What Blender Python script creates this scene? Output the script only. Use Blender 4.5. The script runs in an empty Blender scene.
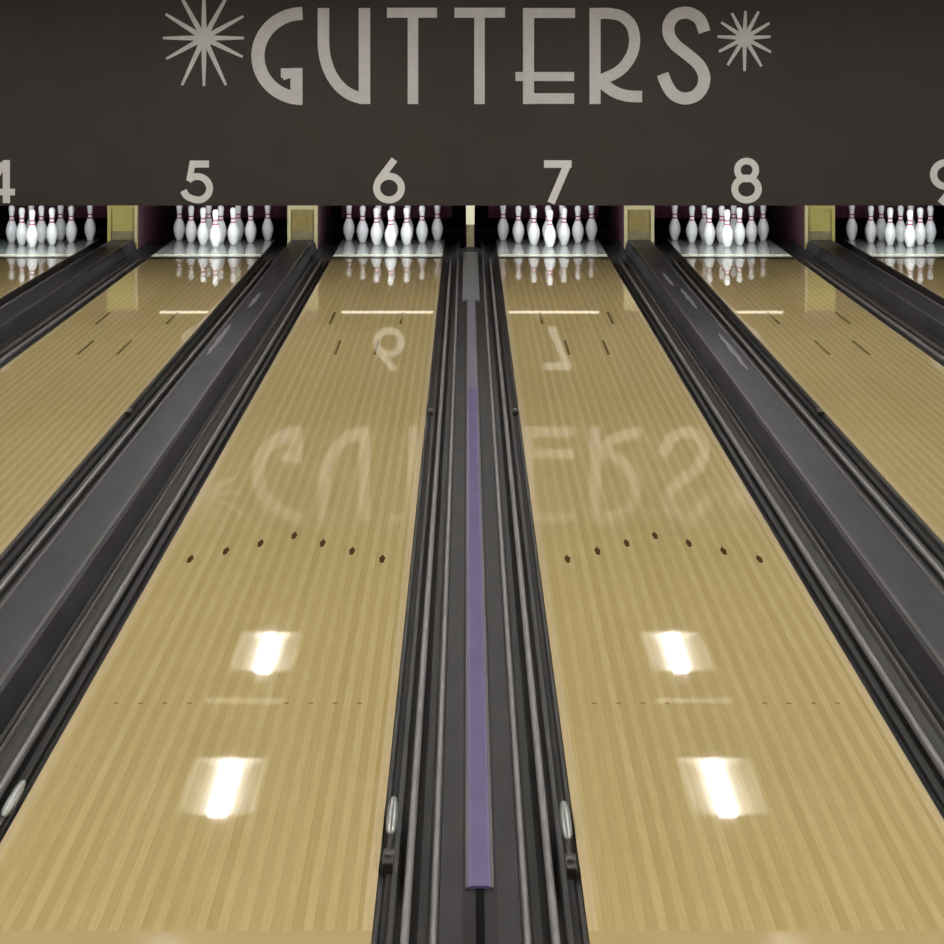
import bpy, bmesh, math, random
from mathutils import Vector
random.seed(4)
S = bpy.context.scene
COL = S.collection
PI = math.pi

# ------------------------------------------------------------------ materials
def srgb(h):
    h = h.lstrip('#')
    c = [int(h[i:i+2], 16)/255 for i in (0, 2, 4)]
    return tuple(((v/12.92) if v <= .04045 else ((v+.055)/1.055)**2.4) for v in c) + (1,)

def mat(name, col, rough=.5, metal=0., spec=.5, var=.0, scale=20., bump=0., emit=None, estr=0., stretch=None, coat=0.):
    m = bpy.data.materials.new(name); m.use_nodes = True
    nt = m.node_tree; b = nt.nodes['Principled BSDF']
    c = srgb(col) if isinstance(col, str) else col
    b.inputs['Base Color'].default_value = c
    b.inputs['Roughness'].default_value = rough
    b.inputs['Metallic'].default_value = metal
    b.inputs['Specular IOR Level'].default_value = spec
    b.inputs['Coat Weight'].default_value = coat
    if emit:
        b.inputs['Emission Color'].default_value = srgb(emit); b.inputs['Emission Strength'].default_value = estr
    if var or bump:
        tc = nt.nodes.new('ShaderNodeTexCoord'); mp = nt.nodes.new('ShaderNodeMapping')
        nz = nt.nodes.new('ShaderNodeTexNoise'); nz.inputs['Scale'].default_value = scale; nz.inputs['Detail'].default_value = 5
        if stretch: mp.inputs['Scale'].default_value = stretch
        nt.links.new(tc.outputs['Object'], mp.inputs['Vector']); nt.links.new(mp.outputs['Vector'], nz.inputs['Vector'])
        if var:
            mr = nt.nodes.new('ShaderNodeMapRange')
            mr.inputs['From Min'].default_value = .3; mr.inputs['From Max'].default_value = .7
            mr.inputs['To Min'].default_value = 1-var; mr.inputs['To Max'].default_value = 1+var
            mx = nt.nodes.new('ShaderNodeVectorMath'); mx.operation = 'SCALE'
            mx.inputs[0].default_value = c[:3]
            nt.links.new(nz.outputs['Fac'], mr.inputs['Value']); nt.links.new(mr.outputs['Result'], mx.inputs['Scale'])
            nt.links.new(mx.outputs['Vector'], b.inputs['Base Color'])
        if bump:
            bp = nt.nodes.new('ShaderNodeBump'); bp.inputs['Strength'].default_value = bump; bp.inputs['Distance'].default_value = .01
            nt.links.new(nz.outputs['Fac'], bp.inputs['Height']); nt.links.new(bp.outputs['Normal'], b.inputs['Normal'])
    return m

def lane_wood():
    """narrow maple boards running away from the bowler under a glossy finish"""
    m = bpy.data.materials.new('lane_wood'); m.use_nodes = True
    nt = m.node_tree; N = nt.nodes.new; L = nt.links.new; b = nt.nodes['Principled BSDF']
    tc = N('ShaderNodeTexCoord'); sx = N('ShaderNodeSeparateXYZ'); L(tc.outputs['Object'], sx.inputs[0])
    def math_(op, a, bb=None):
        n = N('ShaderNodeMath'); n.operation = op
        for i, v in enumerate((a, bb)):
            if v is None: continue
            if isinstance(v, (int, float)): n.inputs[i].default_value = v
            else: L(v, n.inputs[i])
        return n.outputs[0]
    bx = math_('DIVIDE', sx.outputs['X'], .02703)
    fl = math_('FLOOR', bx); fr = math_('FRACT', bx)
    # board ends staggered along the lane
    wn0 = N('ShaderNodeTexWhiteNoise'); wn0.noise_dimensions = '1D'; L(fl, wn0.inputs['W'])
    yo = math_('ADD', math_('DIVIDE', sx.outputs['Y'], 2.4), math_('MULTIPLY', wn0.outputs['Value'], 7.3))
    yf = math_('FLOOR', yo)
    cb = N('ShaderNodeCombineXYZ'); L(fl, cb.inputs[0]); L(yf, cb.inputs[1])
    wn = N('ShaderNodeTexWhiteNoise'); wn.noise_dimensions = '2D'; L(cb.outputs[0], wn.inputs['Vector'])
    alt = math_('MODULO', math_('ABSOLUTE', fl), 2.0)
    # grain
    mp = N('ShaderNodeMapping'); mp.inputs['Scale'].default_value = (150, 4, 1)
    L(tc.outputs['Object'], mp.inputs['Vector'])
    nz = N('ShaderNodeTexNoise'); nz.inputs['Scale'].default_value = 1; nz.inputs['Detail'].default_value = 6
    L(mp.outputs[0], nz.inputs['Vector'])
    nz2 = N('ShaderNodeTexNoise'); nz2.inputs['Scale'].default_value = 2.2; nz2.inputs['Detail'].default_value = 3
    L(tc.outputs['Object'], nz2.inputs['Vector'])
    v = math_('ADD', math_('MULTIPLY', wn.outputs['Value'], .06), math_('MULTIPLY', wn0.outputs['Value'], .10))
    v = math_('ADD', v, math_('MULTIPLY', alt, .21))
    v = math_('ADD', v, math_('MULTIPLY', nz.outputs['Fac'], .48))
    v = math_('ADD', v, math_('MULTIPLY', nz2.outputs['Fac'], .12))
    # fine dark line where two boards meet
    edge = math_('LESS_THAN', fr, .07)
    v = math_('SUBTRACT', v, math_('MULTIPLY', edge, .22))
    cr = N('ShaderNodeValToRGB'); e = cr.color_ramp.elements
    e[0].position = .10; e[0].color = WOOD[0]
    e[1].position = .98; e[1].color = WOOD[2]
    k = cr.color_ramp.elements.new(.55); k.color = WOOD[1]
    L(v, cr.inputs[0]); L(cr.outputs[0], b.inputs['Base Color'])
    b.inputs['Roughness'].default_value = .022
    b.inputs['IOR'].default_value = 1.5
    out = nt.nodes['Material Output']; df = N('ShaderNodeBsdfDiffuse'); ms = N('ShaderNodeMixShader'); ms.inputs[0].default_value = .82
    L(cr.outputs[0], df.inputs[0]); L(df.outputs[0], ms.inputs[1]); L(b.outputs[0], ms.inputs[2]); L(ms.outputs[0], out.inputs[0])
    # very slight unevenness of the finish
    nz3 = N('ShaderNodeTexNoise'); nz3.inputs['Scale'].default_value = 3.0; nz3.inputs['Detail'].default_value = 2
    L(tc.outputs['Object'], nz3.inputs['Vector'])
    bp = N('ShaderNodeBump'); bp.inputs['Strength'].default_value = .006; bp.inputs['Distance'].default_value = .002
    L(nz3.outputs['Fac'], bp.inputs['Height']); L(bp.outputs[0], b.inputs['Normal'])
    return m

WOOD = [srgb('#a8945f'), srgb('#bdaa77'), srgb('#d0c092')]
M = {}
M['wood'] = lane_wood()
M['edge_wood'] = mat('pale_edge_board', '#c9b68c', .12, var=.08, scale=3, stretch=(60, 2, 1))
M['foul'] = mat('foul_strip', '#bda777', .05, var=.05, scale=4)
M['inlay'] = mat('dark_inlay', '#5a4320', .04, spec=.45)
M['dash'] = mat('dash_inlay', '#7d6636', .04, spec=.5)
M['dot'] = mat('dot_inlay', '#94793f', .04, spec=.35)
M['deck'] = mat('pin_deck', '#8c9288', .09, var=.15, scale=14)
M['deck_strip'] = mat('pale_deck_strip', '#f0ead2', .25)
M['joint'] = mat('dark_joint', '#41371f', .3)
M['gutter'] = mat('gutter_plastic', '#2a2827', .5, spec=.2, var=.3, scale=9, stretch=(3, .5, 1))
M['ridge'] = mat('grey_ridge', '#757272', .45, spec=.25, var=.18, scale=5, stretch=(2, 1, 1))  # lamp glint along the gutter ridges is painted in as paler grey
M['ridge_dull'] = mat('dull_ridge', '#565352', .5, spec=.2, var=.2, scale=5, stretch=(2, 1, 1))
M['cap'] = mat('cap_plastic', '#2a282e', .46, spec=.2, var=.5, scale=4, stretch=(2.6, .5, 1))
M['cap_low'] = mat('low_cap', '#262425', .55, spec=.12, var=.3, scale=5, stretch=(3, .6, 1))
M['smear'] = mat('grey_smear', '#77777a', .35, spec=.3, var=.3, scale=30)
M['cap_edge'] = mat('cap_edge', '#4c4a4a', .45, spec=.25, var=.15, scale=6)
M['purple'] = mat('purple_rail', '#625a80', .42, spec=.35, var=.14, scale=6, stretch=(2, .6, 1))
M['plate'] = mat('cover_plate', '#68696f', .35, var=.12, scale=8)
M['slot'] = mat('slot_black', '#070606', .8, spec=.05)
M['rail_far'] = mat('sheen_rail', '#6f6b78', .4, spec=.35, var=.12, scale=6, stretch=(2, .6, 1))  # far stretch of the purple rail, its grey sheen put into the colour
M['scuff'] = mat('scuffed_plate', '#4e5054', .32, var=.6, scale=7, stretch=(3, .6, 1))
M['chrome'] = mat('bracket_metal', '#a9ada8', .34, metal=.8)
M['dark_metal'] = mat('bracket_dark', '#2b241c', .4, metal=.3)
M['wall'] = mat('wall_paint', '#423d3a', .62, spec=.25, var=.05, scale=3, bump=.03)
M['letter'] = mat('sign_grey', '#d8d7d8', .5, spec=.3, var=.06, scale=12)
M['number'] = mat('number_pale', '#f2f1ee', .45, spec=.3)
M['ceiling'] = mat('ceiling_tiles', '#6a6256', .9, spec=.1, var=.06, scale=4)
M['floor'] = mat('dark_floor', '#1b1a19', .7)
M['approach'] = M['wood']
M['side'] = mat('side_wall', '#47423d', .7)
M['kick'] = mat('kickback_dark', '#5c3a44', .45, var=.15, scale=6)
M['gold'] = mat('gold_panel', '#948a4c', .38, var=.12, scale=12)
M['gold_frame'] = mat('pale_gold_frame', '#a89f78', .35, var=.08, scale=14)
M['brown'] = mat('brown_inset', '#77683a', .45, var=.2, scale=16)
M['grey_low'] = mat('scuffed_grey', '#6e6448', .4, var=.2, scale=16)
M['cream'] = mat('cream_end', '#c6bfa0', .4, var=.05, scale=14)
M['pin'] = mat('pin_white', '#f2f2f2', .18, coat=.4)
M['red'] = mat('pin_red', '#b04a66', .3)
M['curtain'] = mat('pit_curtain', '#5c2a42', .8, var=.25, scale=8, stretch=(5, 1, 1))
M['pit'] = mat('pit_black', '#100f10', .85)
M['housing'] = mat('lamp_housing', '#d8d8d4', .5)
M['tube'] = mat('lamp_lens', '#ffffff', .4, emit='#fffcf8', estr=89)
M['pintube'] = mat('pin_light_tube', '#ffffff', .4, emit='#fff1dc', estr=1.6)
M['bar'] = mat('glow_bar', '#e4e0d4', .5, emit='#fff4e0', estr=.7)  # glow for the bars added under the ceiling

# ------------------------------------------------------------------ mesh helpers
def link(name, bm, m, parent=None, smooth=False, bevel=0.):
    bmesh.ops.remove_doubles(bm, verts=bm.verts, dist=1e-6)
    bmesh.ops.recalc_face_normals(bm, faces=bm.faces)
    me = bpy.data.meshes.new(name); bm.to_mesh(me); bm.free()
    if smooth:
        for p in me.polygons: p.use_smooth = True
    me.materials.append(m)
    o = bpy.data.objects.new(name, me); COL.objects.link(o)
    if parent: o.parent = parent
    if bevel:
        md = o.modifiers.new('bevel', 'BEVEL'); md.width = bevel; md.segments = 2; md.limit_method = 'ANGLE'
    return o
def box(bm, x0, x1, y0, y1, z0, z1):
    vs = [bm.verts.new((x, y, z)) for x in (x0, x1) for y in (y0, y1) for z in (z0, z1)]
    for f in ((0,1,3,2),(4,6,7,5),(0,4,5,1),(2,3,7,6),(0,2,6,4),(1,5,7,3)):
        bm.faces.new([vs[i] for i in f])
def boxo(name, m, x0, x1, y0, y1, z0, z1, parent=None, bevel=0.):
    bm = bmesh.new(); box(bm, x0, x1, y0, y1, z0, z1); return link(name, bm, m, parent, bevel=bevel)
def prism_y(bm, prof, y0, y1):
    """closed (x,z) outline pushed along y"""
    a = [bm.verts.new((x, y0, z)) for x, z in prof]; b = [bm.verts.new((x, y1, z)) for x, z in prof]
    n = len(prof)
    bm.faces.new(a); bm.faces.new(b[::-1])
    for i in range(n): bm.faces.new((a[i], b[i], b[(i+1) % n], a[(i+1) % n]))
def prism_o(name, m, prof, y0, y1, parent=None, smooth=False):
    bm = bmesh.new(); prism_y(bm, prof, y0, y1); return link(name, bm, m, parent, smooth)
def lathe(bm, prof, n=20):
    rings = []
    for r, z in prof:
        if r < 1e-6: rings.append([bm.verts.new((0, 0, z))])
        else: rings.append([bm.verts.new((r*math.cos(2*PI*i/n), r*math.sin(2*PI*i/n), z)) for i in range(n)])
    for a, b in zip(rings, rings[1:]):
        for i in range(n):
            j = (i+1) % n
            q = [a[i % len(a)], a[j % len(a)], b[j % len(b)], b[i % len(b)]]
            u = []
            for v in q:
                if v not in u: u.append(v)
            if len(u) > 2: bm.faces.new(u)
    if len(rings[0]) > 1: bm.faces.new(rings[0][::-1])
def tag(o, label=None, cat=None, group=None, kind=None):
    if label: o['label'] = label
    if cat: o['category'] = cat
    if group: o['group'] = group
    if kind: o['kind'] = kind
    return o
def empty(name, loc=(0, 0, 0)):
    o = bpy.data.objects.new(name, None); o.empty_display_size = .1; COL.objects.link(o); o.location = loc; return o
def copy_thing(root):
    r = root.copy(); COL.objects.link(r)
    for ch in root.children:
        c = ch.copy(); COL.objects.link(c); c.parent = r
        for g in ch.children:
            d = g.copy(); COL.objects.link(d); d.parent = c
    return r
def struct(o): o['kind'] = 'structure'; return o

# ------------------------------------------------------------------ measures of the place
H = 2.277            # eye height above the lanes
FPX = 2416.          # focal length in pixels of the 944 px frame
YW = 22.45           # the wall above the pins
LW = 1.054           # lane width
CEIL = 3.05
LANES = {4: -4.352, 5: -2.517, 6: -.7635, 7: .8297, 8: 2.604, 9: 4.434}
Y0, YEND = 6.04, 25.12
YPIN = 24.18

# ------------------------------------------------------------------ setting
struct(boxo('floor', M['floor'], -8.5, 8.5, 5.9, 28.2, -.30, -.20))
struct(boxo('floor_approach', M['approach'], -8.5, 8.5, -4, 5.9, -.30, 0))
struct(boxo('wall_far', M['wall'], -8.5, 8.5, YW, YW+.06, .553, CEIL))
struct(boxo('ceiling', M['ceiling'], -8.5, 8.5, -4, YW, CEIL, CEIL+.1))
struct(boxo('ceiling_pit', M['pit'], -8.5, 8.5, YW+.06, 28.2, 1.35, 1.4))
struct(boxo('wall_pit', M['pit'], -8.5, 8.5, 28.1, 28.2, -.2, 1.35))
struct(boxo('wall_left', M['side'], -8.6, -8.5, -4, 28.2, -.3, CEIL))
struct(boxo('wall_right', M['side'], 8.5, 8.6, -4, 28.2, -.3, CEIL))
struct(boxo('wall_near', M['side'], -8.5, 8.5, -4.1, -4, -.3, CEIL))

# ------------------------------------------------------------------ lanes
def dart(bm, x, y, w, l, h):
    v = [(x-w*.3, y-l/2), (x, y-l*.55), (x+w*.3, y-l/2), (x+w*.5, y+l*.05), (x, y+l/2), (x-w*.5, y+l*.05)]
    a = [bm.verts.new((p[0], p[1], 0)) for p in v]; b = [bm.verts.new((p[0], p[1], h)) for p in v]
    for i in range(6): bm.faces.new((a[i], a[(i+1) % 6], b[(i+1) % 6], b[i]))
    bm.faces.new(b); bm.faces.new(a[::-1])
def disc(bm, x, y, r, h, n=14):
    a = [bm.verts.new((x+r*math.cos(2*PI*i/n), y+r*math.sin(2*PI*i/n), 0)) for i in range(n)]
    b = [bm.verts.new((v.co.x, v.co.y, h)) for v in a]
    for i in range(n): bm.faces.new((a[i], a[(i+1) % n], b[(i+1) % n], b[i]))
    bm.faces.new(b); bm.faces.new(a[::-1])

def make_lane():
    r = empty('bowling_lane')
    hw = LW/2; e = .027
    boxo('lane_bed', M['wood'], -hw+e, hw-e, Y0, 23.05, -.19, 0, r)
    for s in (-1, 1):
        x0, x1 = sorted((s*(hw-e), s*hw))
        tag(boxo('edge_board', M['edge_wood'], x0, x1, Y0, 23.05, -.19, 0, r), 'paler edge board')
    boxo('foul_line', M['foul'], -hw, hw, 5.9, Y0, -.19, 0, r)
    boxo('joint_strip', M['joint'], -hw, hw, 23.05, 23.23, -.19, -.001, r)
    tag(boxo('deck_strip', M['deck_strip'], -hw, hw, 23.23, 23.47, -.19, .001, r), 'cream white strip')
    boxo('pin_deck', M['deck'], -hw, hw, 23.47, YEND, -.19, 0, r)
    for k in range(-3, 4):
        bm = bmesh.new(); dart(bm, k*5*.02703, 10.68-abs(k)*.155, .026, .15, .0006)
        link('aiming_arrow', bm, M['inlay'], r)
    for sx in (-1, 1):
        for off, yc in ((.135, 16.8), (.265, 18.46)):
            boxo('range_dash', M['dash'], sx*off-.009, sx*off+.009, yc-.36, yc+.36, 0, .0006, r)
        for k in (6, 9, 12, 15):
            bm = bmesh.new(); disc(bm, sx*k*.02703, 8.05, .009, .0006); link('guide_dot', bm, M['dot'], r)
    return r
lane0 = make_lane()
EXTRA = {4: 'cut by the left edge of the picture', 5: 'left of centre', 6: 'just left of the purple rail',
         7: 'just right of the purple rail', 8: 'right of centre', 9: 'cut by the right edge of the picture'}
for i, (n, x) in enumerate(LANES.items()):
    o = lane0 if i == 0 else copy_thing(lane0)
    o.location.x = x
    tag(o, f'glossy pale wooden bowling lane under number {n}, {EXTRA[n]}', 'bowling lane', 'bowling lanes')

# ------------------------------------------------------------------ gaps: gutters, cappings
def halfround(xc, w, z0, h, n=7):
    p = [(xc+w/2*math.cos(PI*i/(n-1)), z0+h*math.sin(PI*i/(n-1))) for i in range(n)]
    return p + [(xc-w/2, z0-.01), (xc+w/2, z0-.01)]

def gutter(edge, s, w, beads, label, y1=25.1):
    """edge: x of the lane's edge; s: +1 runs to the right of the lane"""
    r = empty('gutter', (edge, 0, 0))
    g = .002
    # trough, a rounded channel with walls
    pts = [(g, -.006)]
    n = 9
    for i in range(n):
        a = PI*i/(n-1)
        pts.append((w/2-math.cos(a)*(w/2-.012), -.012-.052*math.sin(a)))
    pts.append((w-g, -.006)); pts += [(w-g, -.17), (g, -.17)]
    prism_o('trough', M['gutter'], [(s*p[0], p[1]) for p in pts], 5.9, y1, r)
    for d, bw, mt, zt in beads:
        prism_o('ridge', mt, [(s*p[0], p[1]) for p in halfround(d, bw, zt-.012, .012)], 5.9, 23.2, r, smooth=False)
    return tag(r, label, 'gutter', 'lane gutters')

SMEARS = {(5, 6): [(-.06, 16.6, .8), (-.02, 18.9, .5)], (7, 8): [(.026, 19.0, .7), (.04, 16.0, .9), (-.02, 20.4, .5)]}
def wide_gap(xl, xr, ln, rn):
    c = (xl+xr)/2; w = (xr-xl)/2-.15
    B = [(.046, .010, M['gutter'], -.020), (.105, .021, M['ridge'], -.012), (.180, .014, M['ridge_dull'], -.018)]
    B = [b for b in B if b[0]+b[1]/2 < w]
    gutter(xl, 1, w, B, f'dark grey ridged gutter along the right side of lane {ln}')
    gutter(xr, -1, w, B, f'dark grey ridged gutter along the left side of lane {rn}')
    r = empty('lane_divider', (c, 0, 0))
    prof = [(-.148, -.18), (-.148, -.01), (-.118, .078), (-.106, .088), (.106, .088), (.118, .078), (.148, -.01), (.148, -.18)]
    prism_o('capping', M['cap'], prof, 5.9, 24.06, r)
    for s in (-1, 1):
        prism_o('light_edge', M['cap_edge'], [(s*.107, .086), (s*.107, .091), (s*.092, .091), (s*.092, .086)], 5.9, 23.9, r)  # lighter strips paint the light caught along the capping's edges
    for dx, dy, l in SMEARS.get((ln, rn), ()):
        bm = bmesh.new(); n = 18
        ring = [(dx+.016*math.cos(2*PI*i/n)*(1+.35*math.sin(3*i)), dy+l*math.sin(2*PI*i/n)) for i in range(n)]
        a = [bm.verts.new((p[0], p[1], .0875)) for p in ring]; b = [bm.verts.new((p[0], p[1], .0888)) for p in ring]
        for i in range(n): bm.faces.new((a[i], a[(i+1) % n], b[(i+1) % n], b[i]))
        bm.faces.new(b); bm.faces.new(a[::-1])
        tag(link('scuff_mark', bm, M['smear'], r), 'pale grey scuff')
    tag(r, f'broad raised dark grey divider between lanes {ln} and {rn}', 'lane divider', 'lane dividers')

def narrow_gap(xl, xr, ln, rn):
    c = (xl+xr)/2; w = .166; hw = (xr-xl)/2-w
    B = [(.080, .022, M['ridge'], -.012), (.152, .018, M['ridge'], -.002)]
    gutter(xl, 1, w, B, f'narrow dark gutter along the right side of lane {ln}')
    gutter(xr, -1, w, B, f'narrow dark gutter along the left side of lane {rn}')
    r = empty('lane_divider', (c, 0, 0))
    prof = [(-hw, -.18), (-hw, -.004), (-.045, .018), (.045, .018), (hw, -.004), (hw, -.18)]
    prism_o('capping', M['cap_low'], prof, 5.9, 24.06, r)
    RP = [(-.029, .016), (-.029, .023), (-.022, .027), (.022, .027), (.029, .023), (.029, .016)]
    tag(prism_o('rail', M['purple'], RP, 6.28, 14.8, r), 'purple rail')
    tag(prism_o('rail_end', M['rail_far'], RP, 14.8, 19.4, r), 'far end of the rail, grey with painted sheen')
    for s in (-1, 1):
        prism_o('light_edge', M['cap_edge'], [(s*.0295, .017), (s*.0295, .024), (s*.037, .021), (s*.037, .017)], 6.28, 19.4, r)
    boxo('slot', M['slot'], -.011, .011, 5.9, 6.28, .0175, .0195, r)
    tag(boxo('end_plate', M['plate'], -.07, .07, 19.4, 23.4, .012, .030, r, bevel=.003), 'lighter grey end plate')
    tag(r, f'low dark divider with a purple centre rail between lanes {ln} and {rn}', 'lane divider', 'lane dividers')

E = {n: (x-LW/2, x+LW/2) for n, x in LANES.items()}
for a, b in ((4, 5), (5, 6), (7, 8), (8, 9)): wide_gap(E[a][1], E[b][0], a, b)
narrow_gap(E[6][1], E[7][0], 6, 7)

# metal brackets at the near end and small sensors further down
def bracket():
    r = empty('gutter_bracket')
    bm = bmesh.new()
    prof = [(0, -.17), (.008, -.165), (.014, -.13), (.016, -.05), (.015, .06), (.010, .13), (0, .16)]
    lathe(bm, prof, 14)
    for v in bm.verts: v.co = Vector((v.co.x, v.co.z, v.co.y*.8+.004))
    link('lever', bm, M['chrome'], r, smooth=True)
    boxo('clamp', M['dark_metal'], -.014, .014, -.42, -.30, -.02, .010, r, bevel=.003)
    boxo('stem', M['dark_metal'], -.006, .006, -.31, -.16, -.014, .002, r)
    bm = bmesh.new(); lathe(bm, [(.011, 0), (.011, .006), (.006, .009), (0, .009)], 12)
    for v in bm.verts: v.co += Vector((0, -.355, .009))
    link('bolt', bm, M['ridge_dull'], r, smooth=True)
    return r
b0 = bracket()
for i, (x, y, lab) in enumerate(((E[6][1]+.024, 6.88, 'silver lever bracket in the gutter right of lane 6'),
                                 (E[7][0]-.024, 6.84, 'silver lever bracket in the gutter left of lane 7'),
                                 (E[6][0]-.026, 7.03, 'silver lever bracket in the gutter left of lane 6'),
                                 )):
    o = b0 if i == 0 else copy_thing(b0)
    o.location = (x, y, .012); tag(o, lab, 'bracket', 'gutter brackets')
def sensor():
    r = empty('edge_sensor')
    boxo('housing', M['dark_metal'], -.018, .018, -.06, .06, -.02, .006, r, bevel=.004)
    bm = bmesh.new(); lathe(bm, [(.012, 0), (.012, .010), (.007, .016), (0, .018)], 12)
    link('lens', bm, M['ridge'], r, smooth=True)
    return r
s0 = sensor()
for i, (x, lab) in enumerate(((E[5][1]+.022, 'small silver sensor at the right edge of lane 5'), (E[6][1]+.022, 'small silver sensor at the right edge of lane 6'),
                              (E[7][0]-.022, 'small silver sensor at the left edge of lane 7'), (E[8][0]-.022, 'small silver sensor at the left edge of lane 8'))):
    o = s0 if i == 0 else copy_thing(s0)
    o.location = (x, 14.07, 0); tag(o, lab, 'sensor', 'lane edge sensors')

# ------------------------------------------------------------------ kickbacks between the pin decks
def kickback(xc, w, style, lab):
    r = empty('kickback', (xc, 24.1, 0))
    h = w/2
    boxo('side_board', M['kick'], -h, h, .03, 2.6, -.19, 1.3, r)
    if style == 'narrow':
        tag(boxo('end_cap', M['cream'], -h, h, -.012, .03, .235, .62, r, bevel=.006), 'cream end cap')
        tag(boxo('lower_cap', M['grey_low'], -h*.8, h*.8, -.008, .03, -.10, .235, r, bevel=.004), 'scuffed grey lower end')
    else:
        # an upside-down U of pale trim round a panel
        bm = bmesh.new()
        t = .035
        box(bm, -h, -h+t, -.02, .03, -.1, .62); box(bm, h-t, h, -.02, .03, -.1, .62); box(bm, -h+t, h-t, -.02, .03, .385, .62)
        link('trim', bm, M['gold_frame'] if style == 'u' else M['gold'], r, bevel=.004)
        boxo('front_panel', M['brown'] if style == 'u' else M['gold'], -h+t, h-t, -.004, .03, .17, .385, r)
        tag(boxo('lower_panel', M['grey_low'], -h+t, h-t, -.006, .03, -.1, .17, r), 'scuffed grey-brown lower panel')
        if style != 'u':
            s = 1 if style == 'r' else -1
            boxo('corner_strip', M['gold_frame'], *sorted((s*h, s*(h-.03))), -.03, -.02, .05, .62, r, bevel=.003)
    return tag(r, lab, 'kickback', 'kickbacks between the pin decks')
kickback((E[4][1]+E[5][0])/2, .30, 'r', 'yellow-fronted partition post between the pins of lanes 4 and 5')
kickback((E[5][1]+E[6][0])/2, .30, 'u', 'pale-trimmed brown partition post between the pins of lanes 5 and 6')
kickback((E[6][1]+E[7][0])/2, .085, 'narrow', 'slim cream partition post between the pins of lanes 6 and 7')
kickback((E[7][1]+E[8][0])/2, .30, 'u', 'pale-trimmed brown partition post between the pins of lanes 7 and 8')
kickback((E[8][1]+E[9][0])/2, .30, 'l', 'yellow-fronted partition post between the pins of lanes 8 and 9')

# ------------------------------------------------------------------ curtains behind the pins and lights over them
for n, x in LANES.items():
    bm = bmesh.new()
    a = [(x-.60+i*.06, 26.3+.02*math.sin(i*1.7)) for i in range(21)]
    prev = None
    f = [bm.verts.new((p[0], p[1], .12)) for p in a]; g = [bm.verts.new((p[0], p[1], 1.1)) for p in a]
    f2 = [bm.verts.new((p[0], p[1]+.03, .12)) for p in a]; g2 = [bm.verts.new((p[0], p[1]+.03, 1.1)) for p in a]
    for i in range(20):
        bm.faces.new((f[i], f[i+1], g[i+1], g[i])); bm.faces.new((f2[i], g2[i], g2[i+1], f2[i+1]))
        bm.faces.new((f[i], f2[i], f2[i+1], f[i+1])); bm.faces.new((g[i], g[i+1], g2[i+1], g2[i]))
    bm.faces.new((f[0], g[0], g2[0], f2[0])); bm.faces.new((f[-1], f2[-1], g2[-1], g[-1]))
    tag(link('pit_curtain', bm, M['curtain']), f'dark maroon curtain behind the pins of lane {n}', 'curtain', 'pit curtains')

def pin_light():
    r = empty('pin_light')
    prof = [(-.05, .075), (.06, .075), (.06, .068), (-.042, .068), (-.042, .012), (-.05, .012)]
    bm = bmesh.new()
    a = [bm.verts.new((-.47, p[0], p[1])) for p in prof]; b = [bm.verts.new((.47, p[0], p[1])) for p in prof]
    bm.faces.new(a); bm.faces.new(b[::-1])
    for i in range(6): bm.faces.new((a[i], b[i], b[(i+1) % 6], a[(i+1) % 6]))
    link('hood', bm, M['housing'], r)
    bm = bmesh.new(); lathe(bm, [(0, -.445), (.018, -.445), (.018, .445), (0, .445)], 12)
    for v in bm.verts: v.co = Vector((v.co.z, v.co.x, v.co.y+.012))
    link('tube', bm, M['pintube'], r, smooth=True)
    return r
p0 = pin_light()
for i, (n, x) in enumerate(LANES.items()):
    o = p0 if i == 0 else copy_thing(p0)
    o.location = (x, 23.3, .535)
    tag(o, f'slim strip light mirrored as a pale line on lane {n}', 'strip light', 'strip lights over the pins')
    ld = bpy.data.lights.new('pin_lamp', 'AREA'); ld.shape = 'RECTANGLE'; ld.size = .9; ld.size_y = .05
    ld.energy = 13.0; ld.color = (.93, .97, 1.0)
    lo = bpy.data.objects.new('pin_lamp', ld); COL.objects.link(lo)
    lo.location = (x, 23.36, .56)
    lo.rotation_euler = (math.radians(68), 0, 0)   # faces the pins (+y), a little down

# ------------------------------------------------------------------ pins
PROF = [(0.0, 0), (.0258, 0), (.030, .006), (.0359, .019), (.0425, .036), (.0497, .057), (.0575, .086), (.0605, .114), (.0600, .130),
        (.0578, .149), (.0530, .167), (.0470, .184), (.0390, .202), (.0313, .219), (.0265, .232), (.0245, .242), (.0233, .254), (.0237, .268), (.0250, .284),
        (.0270, .300), (.0300, .320), (.0320, .336), (.0322, .346), (.0308, .358), (.0270, .369), (.0200, .377), (.0100, .3806), (0, .381)]
def pr(z):
    for (r0, z0), (r1, z1) in zip(PROF, PROF[1:]):
        if z0 <= z <= z1 and z1 > z0: return r0+(r1-r0)*(z-z0)/(z1-z0)
def make_pin():
    r = empty('bowling_pin')
    bm = bmesh.new(); lathe(bm, PROF, 28); link('body', bm, M['pin'], r, smooth=True)
    for z0, z1 in ((.226, .240), (.262, .276)):
        zs = [z0+(z1-z0)*i/4 for i in range(5)]
        bm = bmesh.new(); n = 28
        outer = [[bm.verts.new(((pr(z)+.0009)*math.cos(2*PI*i/n), (pr(z)+.0009)*math.sin(2*PI*i/n), z)) for i in range(n)] for z in zs]
        for a, b in zip(outer, outer[1:]):
            for i in range(n): bm.faces.new((a[i], a[(i+1) % n], b[(i+1) % n], b[i]))
        link('neck_stripe', bm, M['red'], r, smooth=True)
    return r
pin0 = make_pin()
d = .3048
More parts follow.
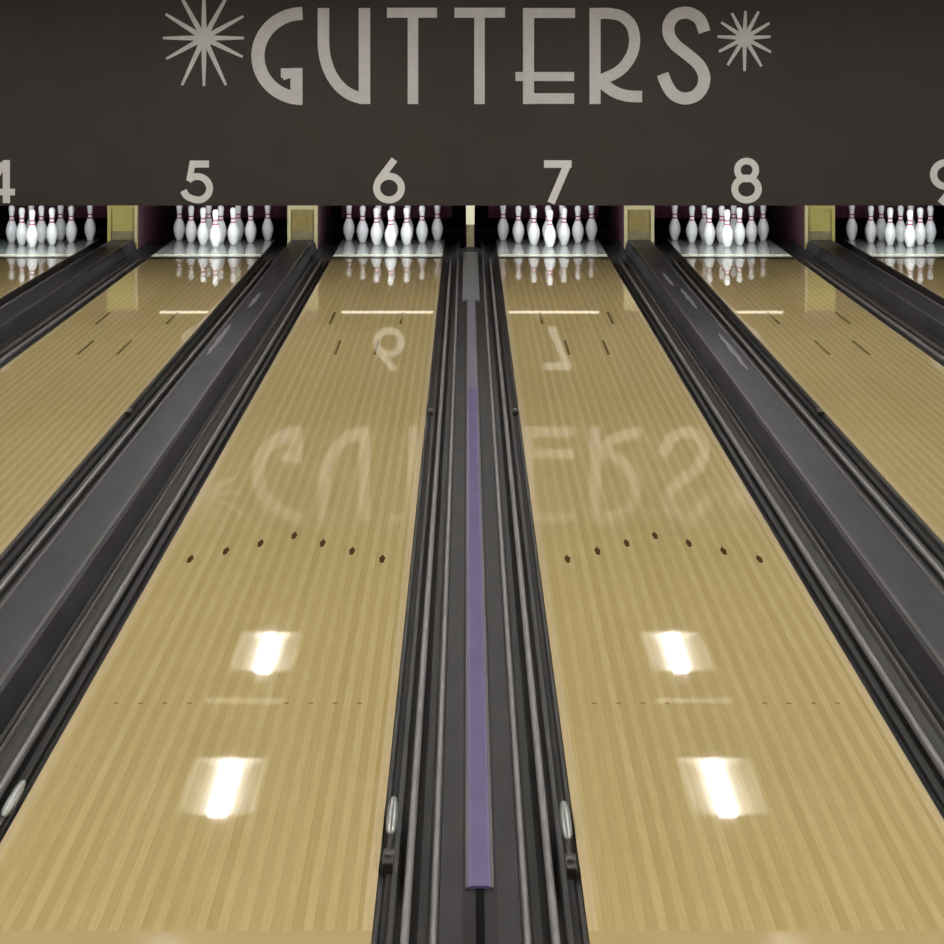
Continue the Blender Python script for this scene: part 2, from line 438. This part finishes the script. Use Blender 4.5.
SPOTS = [(0, 0, 'foremost pin at the point of the triangle'),
         (-.5, 1, 'left pin of the second row'), (.5, 1, 'right pin of the second row'),
         (-1, 2, 'left pin of the third row'), (0, 2, 'middle pin of the third row'), (1, 2, 'right pin of the third row'),
         (-1.5, 3, 'leftmost pin of the back row'), (-.5, 3, 'back row pin second from the left'), (.5, 3, 'back row pin second from the right'), (1.5, 3, 'rightmost pin of the back row')]
WORD = {4: 'four', 5: 'five', 6: 'six', 7: 'seven', 8: 'eight', 9: 'nine'}
first = True
for n, x in LANES.items():
    for k, (dx, row, lab) in enumerate(SPOTS):
        if (n == 4 and k == 6) or (n == 9 and k == 9): continue    # outside the frame
        o = pin0 if first else copy_thing(pin0); first = False
        o.location = (x+dx*d, YPIN+row*d*math.sqrt(3)/2, .0005)
        o.rotation_euler.z = random.random()*6
        tag(o, f'white red-striped {lab}, lane {WORD[n]}', 'bowling pin', f'ten pins standing on lane {n}')

# ------------------------------------------------------------------ wall lettering
K = YW/FPX
def wx(px): return (px-467)*K
def wz(py): return H-(py-20)*K

def stroke(bm, pts, w, depth, close=False):
    """flat bar of width w (photo-measured units scaled to metres) along a path, standing depth proud of the wall"""
    pts = [p for i, p in enumerate(pts) if i == 0 or abs(p[0]-pts[i-1][0])+abs(p[1]-pts[i-1][1]) > .05]
    P = [Vector((wx(a), wz(b))) for a, b in pts]; w = w*K/2
    n = len(P); Lf, Rt = [], []
    for i in range(n):
        if close: a, b = P[(i-1) % n], P[(i+1) % n]
        else: a, b = P[max(i-1, 0)], P[min(i+1, n-1)]
        if 0 < i < n-1 or close:
            d1 = (P[i]-a).normalized(); d2 = (b-P[i]).normalized()
            t = (d1+d2).normalized(); c = max(.5, t.dot(d1))
        else: t = (b-a).normalized(); c = 1
        nn = Vector((-t.y, t.x))*w/c
        Lf.append(P[i]+nn); Rt.append(P[i]-nn)
    yf, yb = YW-depth, YW+.001
    q = [[bm.verts.new((v.x, y, v.y)) for v in s] for y in (yf, yb) for s in (Lf, Rt)]
    LF, RF, LB, RB = q
    m = n if close else n-1
    for i in range(m):
        j = (i+1) % n
        bm.faces.new((LF[i], LF[j], RF[j], RF[i])); bm.faces.new((LB[i], RB[i], RB[j], LB[j]))
        bm.faces.new((LF[i], LB[i], LB[j], LF[j])); bm.faces.new((RF[i], RF[j], RB[j], RB[i]))
    if not close:
        bm.faces.new((LF[0], RF[0], RB[0], LB[0])); bm.faces.new((LF[-1], LB[-1], RB[-1], RF[-1]))
def arc(cx, cy, rx, ry, a0, a1, n=24):
    return [(cx+rx*math.cos(math.radians(a0+(a1-a0)*i/n)), cy-ry*math.sin(math.radians(a0+(a1-a0)*i/n))) for i in range(n+1)]
def spline(pts, n=8):
    out = []
    for i in range(len(pts)-1):
        p0 = pts[max(i-1, 0)]; p1 = pts[i]; p2 = pts[i+1]; p3 = pts[min(i+2, len(pts)-1)]
        for k in range(n):
            t = k/n
            out.append(tuple(.5*((2*p1[j])+(-p0[j]+p2[j])*t+(2*p0[j]-5*p1[j]+4*p2[j]-p3[j])*t*t+(-p0[j]+3*p1[j]-3*p2[j]+p3[j])*t**3) for j in (0, 1)))
    return out+[pts[-1]]
D = .014
def letter(name, strokes, m, lab, cat, group, depth=D):
    # overlapping bars of one letter get slightly different depths so that no two faces coincide
    bm = bmesh.new()
    for i, (pts, w, *c) in enumerate(strokes): stroke(bm, pts, w, depth-.0006*i, bool(c))
    xs = [v.co.x for v in bm.verts]; zs = [v.co.z for v in bm.verts]
    ctr = Vector(((min(xs)+max(xs))/2, YW, min(zs)))
    for v in bm.verts: v.co -= ctr
    me = bpy.data.meshes.new(name); bmesh.ops.recalc_face_normals(bm, faces=bm.faces); bm.to_mesh(me); bm.free(); me.materials.append(m)
    o = bpy.data.objects.new(name, me); COL.objects.link(o); o.location = ctr
    return tag(o, lab, cat, group)
G = 'letters of the wall sign'
def SL(st, lab): letter('sign_letter', st, M['letter'], lab, 'letter', G)
W = 11.5
SL([(arc(302.5, 56, 44.5, 42.5, 90, 270, 30), 13), ([(296.5, 68), (296.5, 104)], 12), ([(281, 73), (302.5, 73)], 9.5), ([(284, 70), (287, 79)], 7)], 'grey wall sign letter G, first of the word')
SL([([(323.5, 8), (323.5, 42)]+arc(365, 42, 41.5, 56, 180, 268, 18), 11.5), ([(364.5, 8), (364.5, 104)], 11.5)], 'grey wall sign letter U beside the G')
SL([([(387, 12.7), (437, 12.7)], 10), ([(413, 12), (413, 104)], 10.5)], 'grey wall sign letter T, right of the U')
SL([([(454.5, 12.7), (505, 12.7)], 10), ([(479.5, 12), (479.5, 104)], 10.5)], 'grey wall sign letter T, left of the E')
SL([([(528.5, 8), (528.5, 104)], 11), ([(524, 13), (575, 13)], 10), ([(515.5, 76.5), (574, 76.5)], 9), ([(524, 98.5), (574, 98.5)], 10.5)], 'grey wall sign letter E with a low crossbar')
SL([([(595, 8), (595, 104)], 11), ([(598, 13.3), (608, 13.3)]+spline([(608, 13.3), (621, 16), (631, 25), (634.5, 40), (631, 56), (619, 71), (598, 81)]), 11),
    (spline([(600, 80), (606, 86), (616, 92.5), (628, 96), (642, 96.5)]), 11.5)], 'grey wall sign letter R with a curved leg')
SL([(spline([(704.5, 32), (700, 20), (692, 14), (684, 12.7), (675, 15.5), (669, 24), (669, 35), (675.5, 45), (688, 55), (699, 65), (704, 76), (702.5, 87), (695.5, 95.5), (685, 98.5), (674.5, 95), (667.5, 86), (662.5, 74)], 5), 12)], 'grey wall sign letter S, last of the word')

def starburst(cx, cy, rays, core, w0, w1, lab):
    w0 *= .74; w1 *= .72
    bm = bmesh.new()
    for k, (ang, L_) in enumerate(rays):
        a = math.radians(ang); dx, dy = math.cos(a), math.sin(a)
        q = []
        for t, w in ((0, w0), (L_*.55, (w0+w1)/2+.2), (L_, w1)):
            for s in (-1, 1): q.append((cx+dx*t-dy*s*w/2, cy-dy*t-dx*s*w/2))
        dep = .012-.0003*k
        F = [bm.verts.new((wx(p[0]), YW-dep, wz(p[1]))) for p in q]; B = [bm.verts.new((wx(p[0]), YW+.001, wz(p[1]))) for p in q]
        for i in (0, 2):
            bm.faces.new((F[i], F[i+1], F[i+3], F[i+2])); bm.faces.new((B[i], B[i+2], B[i+3], B[i+1]))
            bm.faces.new((F[i], F[i+2], B[i+2], B[i])); bm.faces.new((F[i+1], B[i+1], B[i+3], F[i+3]))
        bm.faces.new((F[4], F[5], B[5], B[4])); bm.faces.new((F[0], B[0], B[1], F[1]))
    n = 24
    r = [bm.verts.new((wx(cx+core*math.cos(2*PI*i/n)), YW-.014, wz(cy-core*math.sin(2*PI*i/n)))) for i in range(n)]
    rb = [bm.verts.new((v.co.x, YW+.001, v.co.z)) for v in r]
    bm.faces.new(r); bm.faces.new(rb[::-1])
    for i in range(n): bm.faces.new((r[i], rb[i], rb[(i+1) % n], r[(i+1) % n]))
    ctr = Vector((wx(cx), YW, wz(cy)))
    for v in bm.verts: v.co -= ctr
    me = bpy.data.meshes.new('starburst'); bmesh.ops.recalc_face_normals(bm, faces=bm.faces); bm.to_mesh(me); bm.free(); me.materials.append(M['letter'])
    o = bpy.data.objects.new('starburst', me); COL.objects.link(o); o.location = ctr
    tag(o, lab, 'starburst ornament', 'starbursts of the wall sign')
starburst(204, 38, [(0, 40), (29, 45), (61, 52), (90, 50), (119, 52), (148, 45), (180, 41), (209, 43), (245, 52), (270, 48), (295, 52), (334, 43)], 9.5, 7.5, 3.4, 'large grey twelve-ray starburst before the letter G')
starburst(744.5, 38, [(3, 26), (31, 29), (62, 30), (88, 27), (117, 28), (146, 28), (177, 27), (208, 29), (238, 32), (270, 33), (301, 33), (332, 30)], 9, 6.0, 3.4, 'small grey starburst after the letter S')

G = 'lane numbers on the wall'
def NL(st, n, lab): letter('lane_number', st, M['number'], lab, 'number', G, .012)
NL([([(6.5, 160), (6.5, 203)], 7), ([(15, 192), (-15, 192)], 6.5), ([(-12, 192), (4, 163)], 6)], 4, 'pale number 4 over the lane at the left edge')
NL([([(209, 164), (191.5, 164)], 7), ([(193, 161), (189.3, 181)], 6), (spline([(188.5, 180), (194, 176.8), (201, 177), (207, 181), (209.7, 188), (207.5, 195), (201, 199.6), (193, 199), (186.5, 195.5), (183.5, 190.5)], 5), 6.8)], 5, 'pale number 5 over the second lane from the left')
NL([(arc(389, 188, 12.4, 11.9, 0, 360, 32)[:-1], 7, True), ([(377.5, 182), (394.5, 159.5)], 7)], 6, 'pale number 6 over the lane left of the purple rail')
NL([([(544, 164), (571.5, 164)], 7.5), ([(568.5, 162), (551, 203)], 7.5)], 7, 'pale number 7 over the lane right of the purple rail')
NL([(arc(746.5, 170, 9.2, 9.0, 0, 360, 32)[:-1], 6.5, True), (arc(746.5, 189, 11.8, 11.0, 0, 360, 32)[:-1], 6.8, True)], 8, 'pale number 8 over the second lane from the right')
NL([(arc(946, 174.5, 12.6, 11.9, 0, 360, 32)[:-1], 7, True), ([(957.5, 181), (940.5, 203.5)], 7)], 9, 'pale number 9 over the lane at the right edge')

# ------------------------------------------------------------------ ceiling lamps
def ceiling_lamp():
    r = empty('ceiling_lamp')
    bm = bmesh.new()
    # shallow reflector trough, open downwards, closed by a plate at each end
    prism_y(bm, [(-.27, .05), (.27, .05), (.27, -.06), (.255, -.06), (.07, .0), (-.07, .0), (-.255, -.06), (-.27, -.06)], -.60, .60)
    link('reflector', bm, M['housing'], r)
    for s in (-1, 1):
        boxo('end_plate', M['housing'], -.27, .27, *sorted((s*.60, s*.615)), -.065, .05, r)
    bm = bmesh.new()
    a = [(-.058, 0), (-.052, -.025), (-.03, -.04), (.03, -.04), (.052, -.025), (.058, 0)]
    prism_y(bm, a, -.56, .56)
    link('lens', bm, M['tube'], r)
    return r
l0 = ceiling_lamp()
first = True
XC = (-1.66, 1.735)
for i, x in enumerate((-5.1, XC[0], XC[1], 5.16)):
    for j, y in enumerate((19.95, 16.45, 12.75, 9.3, 5.9, 2.3, -1.3)):
        o = l0 if first else copy_thing(l0); first = False
        o.location = (x, y, CEIL-.05)
        lane = 6 if i == 1 else 7
        if i in (1, 2) and j < 2:
            lab = f'ceiling lamp mirrored as the {"farther" if j == 0 else "nearer"} white glare on lane {lane}'
        else: lab = 'long white ceiling lamp out of view above the lanes'
        tag(o, lab, 'ceiling lamp', 'ceiling lamps')
for x, lane in zip(XC, (6, 7)):  # glowing bars added to mirror as faint lines on the lanes
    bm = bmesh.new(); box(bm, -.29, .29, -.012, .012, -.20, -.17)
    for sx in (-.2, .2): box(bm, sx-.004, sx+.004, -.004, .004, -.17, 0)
    o = link('added_glow_bar', bm, M['bar'])
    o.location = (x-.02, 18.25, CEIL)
    tag(o, f'short added glowing bar mirrored as a faint line {"left" if lane == 6 else "right"} of the purple rail', 'strip lamp')

# ------------------------------------------------------------------ world, camera, view
w = bpy.data.worlds.new('world'); S.world = w; w.use_nodes = True
w.node_tree.nodes['Background'].inputs[0].default_value = (.02, .02, .02, 1)
cd = bpy.data.cameras.new('camera'); cam = bpy.data.objects.new('camera', cd); COL.objects.link(cam)
cd.sensor_width = 36; cd.sensor_fit = 'HORIZONTAL'; cd.lens = 36*FPX/944
cam.location = (0, 0, H); cam.rotation_euler = (PI/2, 0, 0)
cd.shift_x = (472-467)/944; cd.shift_y = -(472-20)/944
cd.clip_start = .1; cd.clip_end = 100
S.camera = cam
S.view_settings.view_transform = 'Standard'; S.view_settings.look = 'None'
S.view_settings.gamma = 1; S.view_settings.use_curve_mapping = False
S.view_settings.exposure = 0
